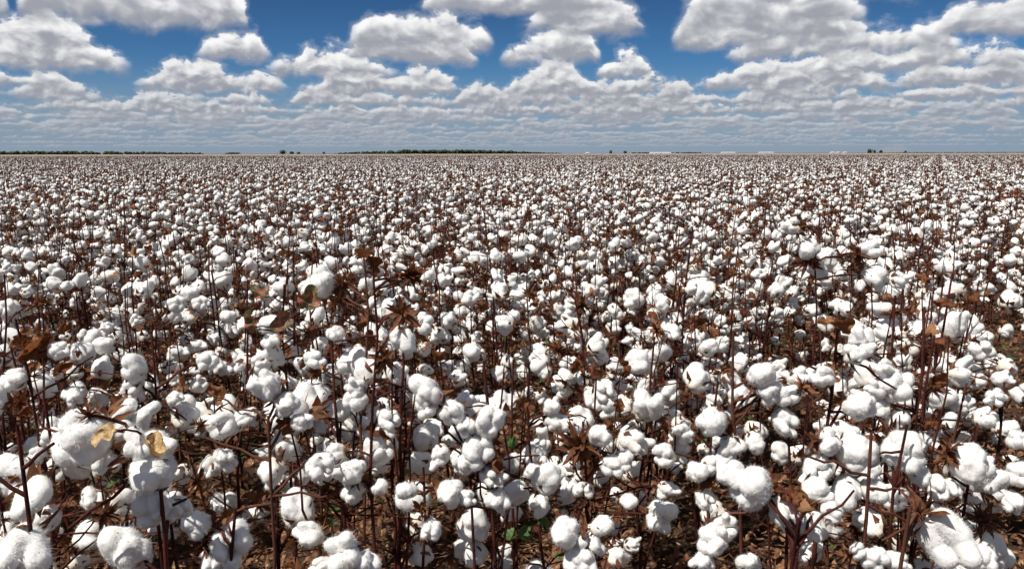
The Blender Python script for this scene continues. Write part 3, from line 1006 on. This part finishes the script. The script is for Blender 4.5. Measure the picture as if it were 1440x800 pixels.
    (1010, 1.24, (1008, 722), 'low plant right of the bottom centre with small bolls piled at its base', dict(
        bolls=[(1020, 742, 48, 4, (.2, -.6, .5)), (1000, 760, 56, 0, (-.3, -.7, .1)), (988, 790, 42, 3, (-.5, -.6, -.1)), (1052, 795, 42, 6, (.6, -.6, 0))], twigs=[(1008, 735, 1060, 715)])),
    (985, 1.72, (968, 540), 'plant with a three part boll cupped in a red brown bract, right of centre', dict(
        bolls=[(978, 662, 42, 2, (-.4, -.7, .2)), (1000, 655, 38, 0, (.4, -.6, .3)), (962, 610, 38, 8, (-.5, -.6, .1)), (990, 700, 38, 3, (.2, -.8, -.3)), (932, 640, 36, 6, (-.8, -.4, -.1))], burs=[(990, 676, 40, (.1, -.9, -.1)), (1004, 668, 30, (.5, -.8, .1))])),
    (1432, 1.7, (1425, 540), 'plant cut by the right edge with a column of small bolls', dict(
        bolls=[(1434, 668, 46, 0, (.1, -.8, 0)), (1424, 706, 42, 3, (-.2, -.8, -.2)), (1432, 620, 36, 7, (.2, -.6, .3)), (1400, 560, 36, 4, (-.5, -.5, .2))])),
    (1148, 2.7, (1142, 300), 'tall plant with a double boll near its top below a spiky bur, right', dict(
        bolls=[(1140, 350, 38, 2, (-.1, -.6, .3)), (1112, 318, 30, 0, (-.7, .1, .3)), (1222, 352, 34, 3, (.6, -.5, .2)), (1230, 392, 38, 1, (.3, -.7, -.2)), (1262, 395, 32, 4, (.8, -.4, -.2)), (1155, 372, 46, 11, (.2, -.6, -.6, .08))],
        burs=[(1121, 318, 32, (.1, -.9, .3)), (1206, 358, 32, (-.3, -.8, .2)), (1135, 368, 36, (-.2, -.8, -.1))])),
]

for h in HEROES: hero(*h[:4], **h[4])

# ---- all other plants along the rows ----------------------------------------------------------
PTS = []
prng = np.random.default_rng(5)
SPACING = 0.132
HERO_R = 1.75
for row in range(-190, 190):
    pc = ROW_0 + row * ROW_W
    smax = 165
    s = -3.0
    while s < smax:
        pos = ROW_D * s + ROW_N * (pc + prng.normal(0, .155))
        x, y = pos
        d = math.hypot(x, y)
        s += SPACING * prng.uniform(0.6, 1.5) * (1 if d < 40 else (1.6 if d < 80 else 2.2))
        if y < 0.25 or d > 160: continue
        if abs(x) > y * 0.66 + 1.6: continue
        PTS.append((d, x, y, prng.uniform(0, 6.283), prng.uniform(.92, 1.06), int(prng.integers(NPLAN)), prng.random()))
PTS.sort()


def in_view(x, y, m=0.0):
    return y > 0.3 and abs(x) / y < 0.637 + m


N_IND = 300 - len(HEROES)
ind, mass = [], []
for q in PTS:
    d, x, y = q[:3]
    if d < HERO_R and (in_view(x, y, .12) or d < 0.9): continue      # the foremost plants are built one by one above
    if len(ind) < N_IND and in_view(x, y, .02): ind.append(q)
    else: mass.append(q)


def zone(d, x, y):
    side = 'left' if x / y < -.22 else ('right' if x / y > .22 else 'middle')
    return side


SIDES = [(-.46, 'at the far left'), (-.24, 'on the left'), (0, 'left of centre'), (.24, 'right of centre'), (.46, 'on the right'), (9, 'at the far right')]
for (d, x, y, rz, s, k, u) in ind:
    side = next(t for a, t in SIDES if x / y < a)
    depth = 'just behind the foremost plants' if d < 2.5 else ('a few rows back' if d < 3.6 else ('in the middle rows' if d < 4.8 else 'in the last rows of clear bolls'))
    lab = f'bushy white cotton plant {side}, {depth}'
    individual(k, x, y, rz, s, lab, d)

# ---- the rest of the field as one mass -----------------------------------------------------------
lib = bpy.data.collections.new('cotton_plant_library')
for k in range(NPLAN):
    nm = 'mass_%02d' % k
    o = bpy.data.objects.new('a' + nm, merged_plant(PLANS[k], 2, rng)); lib.objects.link(o)
for k in range(NPLAN):
    o = bpy.data.objects.new('b' + 'mass_%02d' % k, merged_plant(PLANS[k], 1, rng, 11)); lib.objects.link(o)

me = bpy.data.meshes.new('cotton_field_mass')
me.vertices.add(len(mass))
me.vertices.foreach_set('co', np.array([(q[1], q[2], 0) for q in mass], dtype=np.float32).ravel())
at_i = me.attributes.new('pick', 'INT', 'POINT')
at_i.data.foreach_set('value', np.array([q[5] + (0 if q[0] < 17 else NPLAN) for q in mass], dtype=np.int32))
at_r = me.attributes.new('turn', 'FLOAT', 'POINT')
at_r.data.foreach_set('value', np.array([q[3] for q in mass], dtype=np.float32))
at_s = me.attributes.new('grow', 'FLOAT', 'POINT')
at_s.data.foreach_set('value', np.array([q[4] * (1 if q[0] < 40 else (1.06 if q[0] < 80 else 1.10)) for q in mass], dtype=np.float32))
field = put('cotton_plants_beyond', me)
field['kind'] = 'stuff'
field['label'] = 'dense mass of white cotton plants stretching back to the horizon'
field['category'] = 'cotton field'
ng = bpy.data.node_groups.new('field_scatter', 'GeometryNodeTree')
ng.interface.new_socket('Geometry', in_out='INPUT', socket_type='NodeSocketGeometry')
ng.interface.new_socket('Geometry', in_out='OUTPUT', socket_type='NodeSocketGeometry')
gi = ng.nodes.new('NodeGroupInput'); go = ng.nodes.new('NodeGroupOutput')
iop = ng.nodes.new('GeometryNodeInstanceOnPoints')
ci = ng.nodes.new('GeometryNodeCollectionInfo')
ci.inputs['Collection'].default_value = lib
ci.inputs['Separate Children'].default_value = True
ci.inputs['Reset Children'].default_value = True


def named(nm, ty):
    a = ng.nodes.new('GeometryNodeInputNamedAttribute'); a.data_type = ty
    a.inputs['Name'].default_value = nm
    return a.outputs['Attribute']


cx = ng.nodes.new('ShaderNodeCombineXYZ')
ng.links.new(named('turn', 'FLOAT'), cx.inputs[2])
ng.links.new(gi.outputs[0], iop.inputs['Points'])
ng.links.new(ci.outputs[0], iop.inputs['Instance'])
iop.inputs['Pick Instance'].default_value = True
ng.links.new(named('pick', 'INT'), iop.inputs['Instance Index'])
ng.links.new(cx.outputs[0], iop.inputs['Rotation'])
ng.links.new(named('grow', 'FLOAT'), iop.inputs['Scale'])
ng.links.new(iop.outputs[0], go.inputs[0])
mod = field.modifiers.new('scatter', 'NODES')
mod.node_group = ng

# ----------------------------------------------------------------------------------------------
# ground, litter, far field
# ----------------------------------------------------------------------------------------------
def structure(name, me):
    o = put(name, me); o['kind'] = 'structure'; return o


def ground():
    mb = MB()
    # near part with ridges and furrows
    n = 150
    xs = np.linspace(-9, 9, n); ys = np.linspace(-3, 15, n)
    X, Y = np.meshgrid(xs, ys)
    p = X * ROW_N[0] + Y * ROW_N[1]
    w1, w2 = waves(np.random.default_rng(3), 3.0), waves(np.random.default_rng(4), 14.0, 14)
    flatp = np.stack([X.ravel(), Y.ravel(), np.zeros(X.size)], 1)
    Z = 0.035 * np.cos((p - ROW_0) * 2 * math.pi / ROW_W).ravel() - .035 + .018 * w1(flatp) + .02 * w2(flatp)
    edge = np.clip(np.minimum.reduce([X + 9, 9 - X, Y + 3, 15 - Y]) / 1.5, 0, 1).ravel()
    Z = Z * edge - .0 * (1 - edge)
    v = np.stack([X.ravel(), Y.ravel(), Z - .01], 1)
    i = np.arange(n - 1)[:, None] * n + np.arange(n - 1)[None, :]
    f = np.stack([i, i + 1, i + n + 1, i + n], -1).reshape(-1, 4)
    mb.add(v, f)
    # the rest, out to the horizon
    B = 40000
    o = [(-9, -3), (9, -3), (9, 15), (-9, 15)]
    O = [(-B, -B), (B, -B), (B, B), (-B, B)]
    vv = [(a, b, -.01) for a, b in o + O]
    mb.add(vv, np.array([[k, 4 + k, 4 + (k + 1) % 4, (k + 1) % 4] for k in range(4)])[:, ::-1])
    return structure('ground', mb.mesh('ground', [MAT['soil']]))


ground()


def litter():
    rs = np.random.default_rng(21)
    n = 60000
    d = 0.8 + 9.0 * rs.random(n) ** 1.3
    az = rs.uniform(-.72, .72, n)
    x, y = d * np.sin(az), d * np.cos(az)
    size = .005 + .019 * rs.random(n) ** 1.8
    # each scrap: two curled quads
    a = rs.uniform(0, 6.283, n)
    tx = np.stack([np.cos(a), np.sin(a), rs.normal(0, .6, n)], 1)
    ty = np.stack([-np.sin(a), np.cos(a), rs.normal(0, .6, n)], 1)
    c = np.stack([x, y, rs.uniform(.0, .05, n)], 1)
    p = ((x * ROW_N[0] + y * ROW_N[1]) - ROW_0)
    c[:, 2] += 0.035 * np.cos(p * 2 * math.pi / ROW_W) - .018
    up = np.array([0, 0, 1.0])
    sz = size[:, None]
    asp = rs.uniform(.35, .9, n)[:, None]
    cu = rs.uniform(-.5, .8, n)[:, None]
    V = np.stack([c - tx * sz - ty * sz * asp * .3 + up * sz * cu, c - tx * sz * .2 - ty * sz * asp, c + tx * sz + up * sz * cu * .6,
                  c + tx * sz * .2 + ty * sz * asp + up * sz * cu * .4, c - tx * sz * .7 + ty * sz * asp * .6 + up * sz * cu], 1).reshape(-1, 3)
    b = np.arange(n)[:, None] * 5
    F = np.concatenate([b + [0, 1, 2], b + [0, 2, 3], b + [0, 3, 4]])
    mb = MB(); mb.add(V, F)
    # broken twigs
    for k in range(2600):
        dd = 0.9 + 7 * rs.random() ** 1.2; aa = rs.uniform(-.7, .7)
        p0 = np.array([dd * math.sin(aa), dd * math.cos(aa), rs.uniform(.0, .03)])
        a2 = rs.uniform(0, 6.28)
        L = rs.uniform(.04, .22)
        p1 = p0 + np.array([math.cos(a2), math.sin(a2), rs.uniform(-.05, .25)]) * L
        mb.add(*tube([p0, (p0 + p1) / 2 + rs.normal(0, .006, 3), p1], .0018, .0012, 4))
    o = put('leaf_litter', mb.mesh('leaf_litter', [MAT['litter']], smooth=False))
    o['kind'] = 'stuff'


litter()


def far_field():
    # canopy of the field from 150 m on: rough ridged sheet at plant height
    mb = MB()
    ys = np.concatenate([np.linspace(148, 400, 60), np.linspace(420, 1000, 30)])
    xs = np.linspace(-1, 1, 220)
    rs = np.random.default_rng(8)
    V = []
    for y in ys:
        hw = y * 0.8 + 20
        V.append(np.stack([xs * hw, np.full(220, y), 1.02 + rs.normal(0, .05, 220)], 1))
    V = np.concatenate(V)
    V[:220, 2] = 0.3
    V[-220:, 2] = 0.0
    m = len(ys)
    i = np.arange(m - 1)[:, None] * 220 + np.arange(219)[None, :]
    f = np.stack([i, i + 1, i + 221, i + 220], -1).reshape(-1, 4)
    mb.add(V, f)
    o = put('distant_cotton_canopy', mb.mesh('distant_cotton_canopy', [MAT['far_cotton']]))
    o['kind'] = 'stuff'


far_field()


# ----------------------------------------------------------------------------------------------
# the horizon: woods, single trees, white sheds, dust
# ----------------------------------------------------------------------------------------------
def crown_piece(rs, r, h, n=5):
    V, F, o = [], [], 0
    d, f = ICO[2]
    for k in range(n):
        a = rs.uniform(0, 6.28); q = rs.uniform(0, .6) * r
        c = np.array([q * math.cos(a), q * math.sin(a), rs.uniform(.25, .75) * h])
        rad = rs.uniform(.40, .62) * np.array([r, r, h * .62])
        w = waves(rs, 4, 8)
        v = d * (1 + .30 * w(d))[:, None] * rad + c
        v[:, 2] = np.maximum(v[:, 2], 0.02 * h)
        V.append(v); F.append(f + o); o += len(v)
    return np.concatenate(V), np.concatenate(F)


def wood(name, px0, px1, D, height, label):
    """a far wood that reads as one mass"""
    rs = np.random.default_rng(int(px0 + D))
    mb = MB()
    x0, x1 = (px0 - 720) / FPX * D, (px1 - 720) / FPX * D
    x = x0
    while x < x1:
        h = height((x - x0) / (x1 - x0)) * rs.uniform(.8, 1.15)
        if h > .4:
            r = max(1.5, h * rs.uniform(.55, .95))
            M = np.eye(4); M[:3, 3] = (x, D + rs.uniform(0, 40), .4)
            v, f = crown_piece(rs, r, max(.3, h - .4), 3)
            mb.xadd((v, f), M, 0)
            mb.xadd(tube([(0, 0, -.5), (0, 0, h * .4)], .22, .15, 5), M, 1)
        x += max(1.0, h * .30) * rs.uniform(.6, 1.1)
    o = put(name, mb.mesh(name, [MAT['tree_leaves'], MAT['bark']]))
    o['kind'] = 'stuff'; o['label'] = label
    return o


wood('far_wood', -200, 275, 1100, lambda t: 5.6 - 2.2 * max(0, (t - .55) / .45) ** 1.2, 'dark treeline along the left end of the horizon')
wood('far_wood', 474, 790, 1300, lambda t: 2.4 + 5.4 * max(0, math.sin(math.pi * min(1, (t + .03) * 1.0))) ** 1.1 * (1 if t < .8 else .9), 'dark low wooded rise near the middle of the horizon')
wood('far_wood', 890, 985, 1250, lambda t: 2.9, 'thin dark scrub line behind the white sheds')
wood('far_wood', 1225, 1700, 1500, lambda t: 2.3, 'faint thin scrub line along the right end of the horizon')


def tree(px, D, w, h, label):
    rs = np.random.default_rng(int(px))
    x = (px - 720) / FPX * D
    r = bpy.data.objects.new('tree', None); COL.objects.link(r)
    r.location = (x, D, 0); r['label'] = label; r['category'] = 'tree'; r['group'] = 'lone trees on the horizon'
    mb = MB()
    mb.add(*tube([(0, 0, -.2), (.05, 0, h * .3), (0, .1, h * .6)], .05 * h, .025 * h, 6))
    for k in range(4):
        a = rs.uniform(0, 6.28)
        mb.add(*tube([(0, 0, h * .3), (math.cos(a) * w * .25, math.sin(a) * w * .25, h * .65)], .02 * h, .01 * h, 5))
    put('trunk', mb.mesh('trunk', [MAT['bark']]), r)
    mb = MB()
    v, f = crown_piece(rs, w / 2, h * .85, 7)
    mb.add(v + [0, 0, h * .15], f)
    # loose leaf clumps around the outline
    n = 500
    dd = rs.normal(size=(n, 3)); dd /= np.linalg.norm(dd, axis=1)[:, None]
    c = dd * rs.uniform(.75, 1.1, (n, 1)) * [w / 2, w / 2, h * .42] + [0, 0, h * .58]
    t1 = rs.normal(size=(n, 3)) * .05 * h; t2 = rs.normal(size=(n, 3)) * .05 * h
    mb.add(np.stack([c, c + t1, c + t2], 1).reshape(-1, 3), np.arange(3 * n).reshape(-1, 3))
    put('crown', mb.mesh('crown', [MAT['tree_leaves']]), r)


tree(402, 1000, 8.5, 6.0, 'largest round dark tree left of the low wooded rise on the horizon')
tree(414.5, 1050, 5.5, 4.4, 'small round tree just right of the largest round horizon tree')
tree(424, 1080, 5.0, 4.0, 'smaller tree right of the two round horizon trees')
tree(459, 1100, 3.6, 4.2, 'tiny lone tree just left of the low wooded rise')
tree(333, 1000, 20, 3.4, 'low wide bush clump at the right end of the left treeline')
tree(857, 1000, 3.4, 5.2, 'thin lone tree on the horizon right of the low wooded rise')
tree(877, 1000, 4.0, 4.4, 'second thin tree, between a thin lone tree and the longest white shed')
tree(1217, 1000, 6.0, 6.2, 'dark tree on the horizon left of the dust plume')
tree(1223, 1010, 2.8, 5.0, 'narrow tree touching the dark tree left of the dust plume')
tree(1232, 1020, 4.0, 4.6, 'pale tree at the foot of the dust plume')
tree(1266, 1050, 3.0, 4.2, 'small tree just right of the dust plume')


def shed(px0, px1, D, label):
    x0, x1 = (px0 - 720) / FPX * D, (px1 - 720) / FPX * D
    L, Wd, hw, hr = x1 - x0, 9.0, 1.9, 2.45
    r = bpy.data.objects.new('white_shed', None); COL.objects.link(r)
    r.location = ((x0 + x1) / 2, D, 0); r['label'] = label; r['category'] = 'shed'; r['group'] = 'white sheds on the horizon'
    a, b = L / 2, Wd / 2
    mb = MB()
    v = [(-a, -b, 0), (a, -b, 0), (a, b, 0), (-a, b, 0), (-a, -b, hw), (a, -b, hw), (a, b, hw), (-a, b, hw), (-a, 0, hr), (a, 0, hr)]
    mb.add(v, [np.array([[0, 1, 5, 4], [2, 3, 7, 6]]), np.array([[3, 0, 4, 8, 7], [1, 2, 6, 9, 5]])])
    put('wall', mb.mesh('wall', [MAT['white']], smooth=False), r)
    mb = MB()
    e = .25
    for s in (-1, 1):
        lo = [(-a - e, s * (b + e), hw - .08), (a + e, s * (b + e), hw - .08), (a + e, 0, hr + .04), (-a - e, 0, hr + .04)]
        mb.add(lo + [(p[0], p[1], p[2] + .12) for p in lo], np.array([[0, 1, 2, 3], [4, 5, 6, 7], [0, 1, 5, 4], [1, 2, 6, 5], [2, 3, 7, 6], [3, 0, 4, 7]]))
    put('roof', mb.mesh('roof', [MAT['white']], smooth=False), r)
    mb = MB()
    v = [(-1.5, -b - .05, 0.02), (1.5, -b - .05, 0.02), (1.5, -b - .05, 1.8), (-1.5, -b - .05, 1.8)]
    mb.add(v + [(p[0], p[1] + .04, p[2]) for p in v], np.array([[0, 1, 2, 3], [7, 6, 5, 4], [0, 4, 5, 1], [1, 5, 6, 2], [2, 6, 7, 3], [3, 7, 4, 0]]))
    put('door', mb.mesh('door', [MAT['door']], smooth=False), r)


shed(911, 940, 1000, 'longest of the white sheds, before the thin scrub line on the horizon')
shed(1010, 1029, 1020, 'medium white shed standing alone in the gap right of the longest shed')
shed(1062, 1082, 1010, 'white shed between the medium shed and the three tiny ones')
shed(1161.5, 1166.5, 1000, 'first of three tiny white sheds left of the dust plume')
shed(1170, 1173.5, 1000, 'middle one of three tiny white sheds left of the dust plume')
shed(1179, 1183, 1000, 'last of three tiny white sheds, closest to the dust plume')
shed(822, 826.5, 1020, 'tiny white shed left of the thin lone trees')


def dust():
    rs = np.random.default_rng(4)
    D = 1080
    mb = MB()
    d, f = ICO[3]
    w = waves(rs, 3, 8)
    v = d * (1 + .12 * w(d))[:, None] * np.array([19, 12, 9]) + [0, 0, 0]
    v[:, 0] += v[:, 2] * 1.1
    v[:, 2] = np.maximum(v[:, 2], -3) + 3.2
    mb.add(v, f)
    o = put('dust_plume', mb.mesh('dust_plume', [MAT['dust']]))
    o.location = ((1246 - 720) / FPX * D, D, 0)
    o['kind'] = 'stuff'; o['label'] = 'tan dust plume rising behind the field on the horizon'


dust()
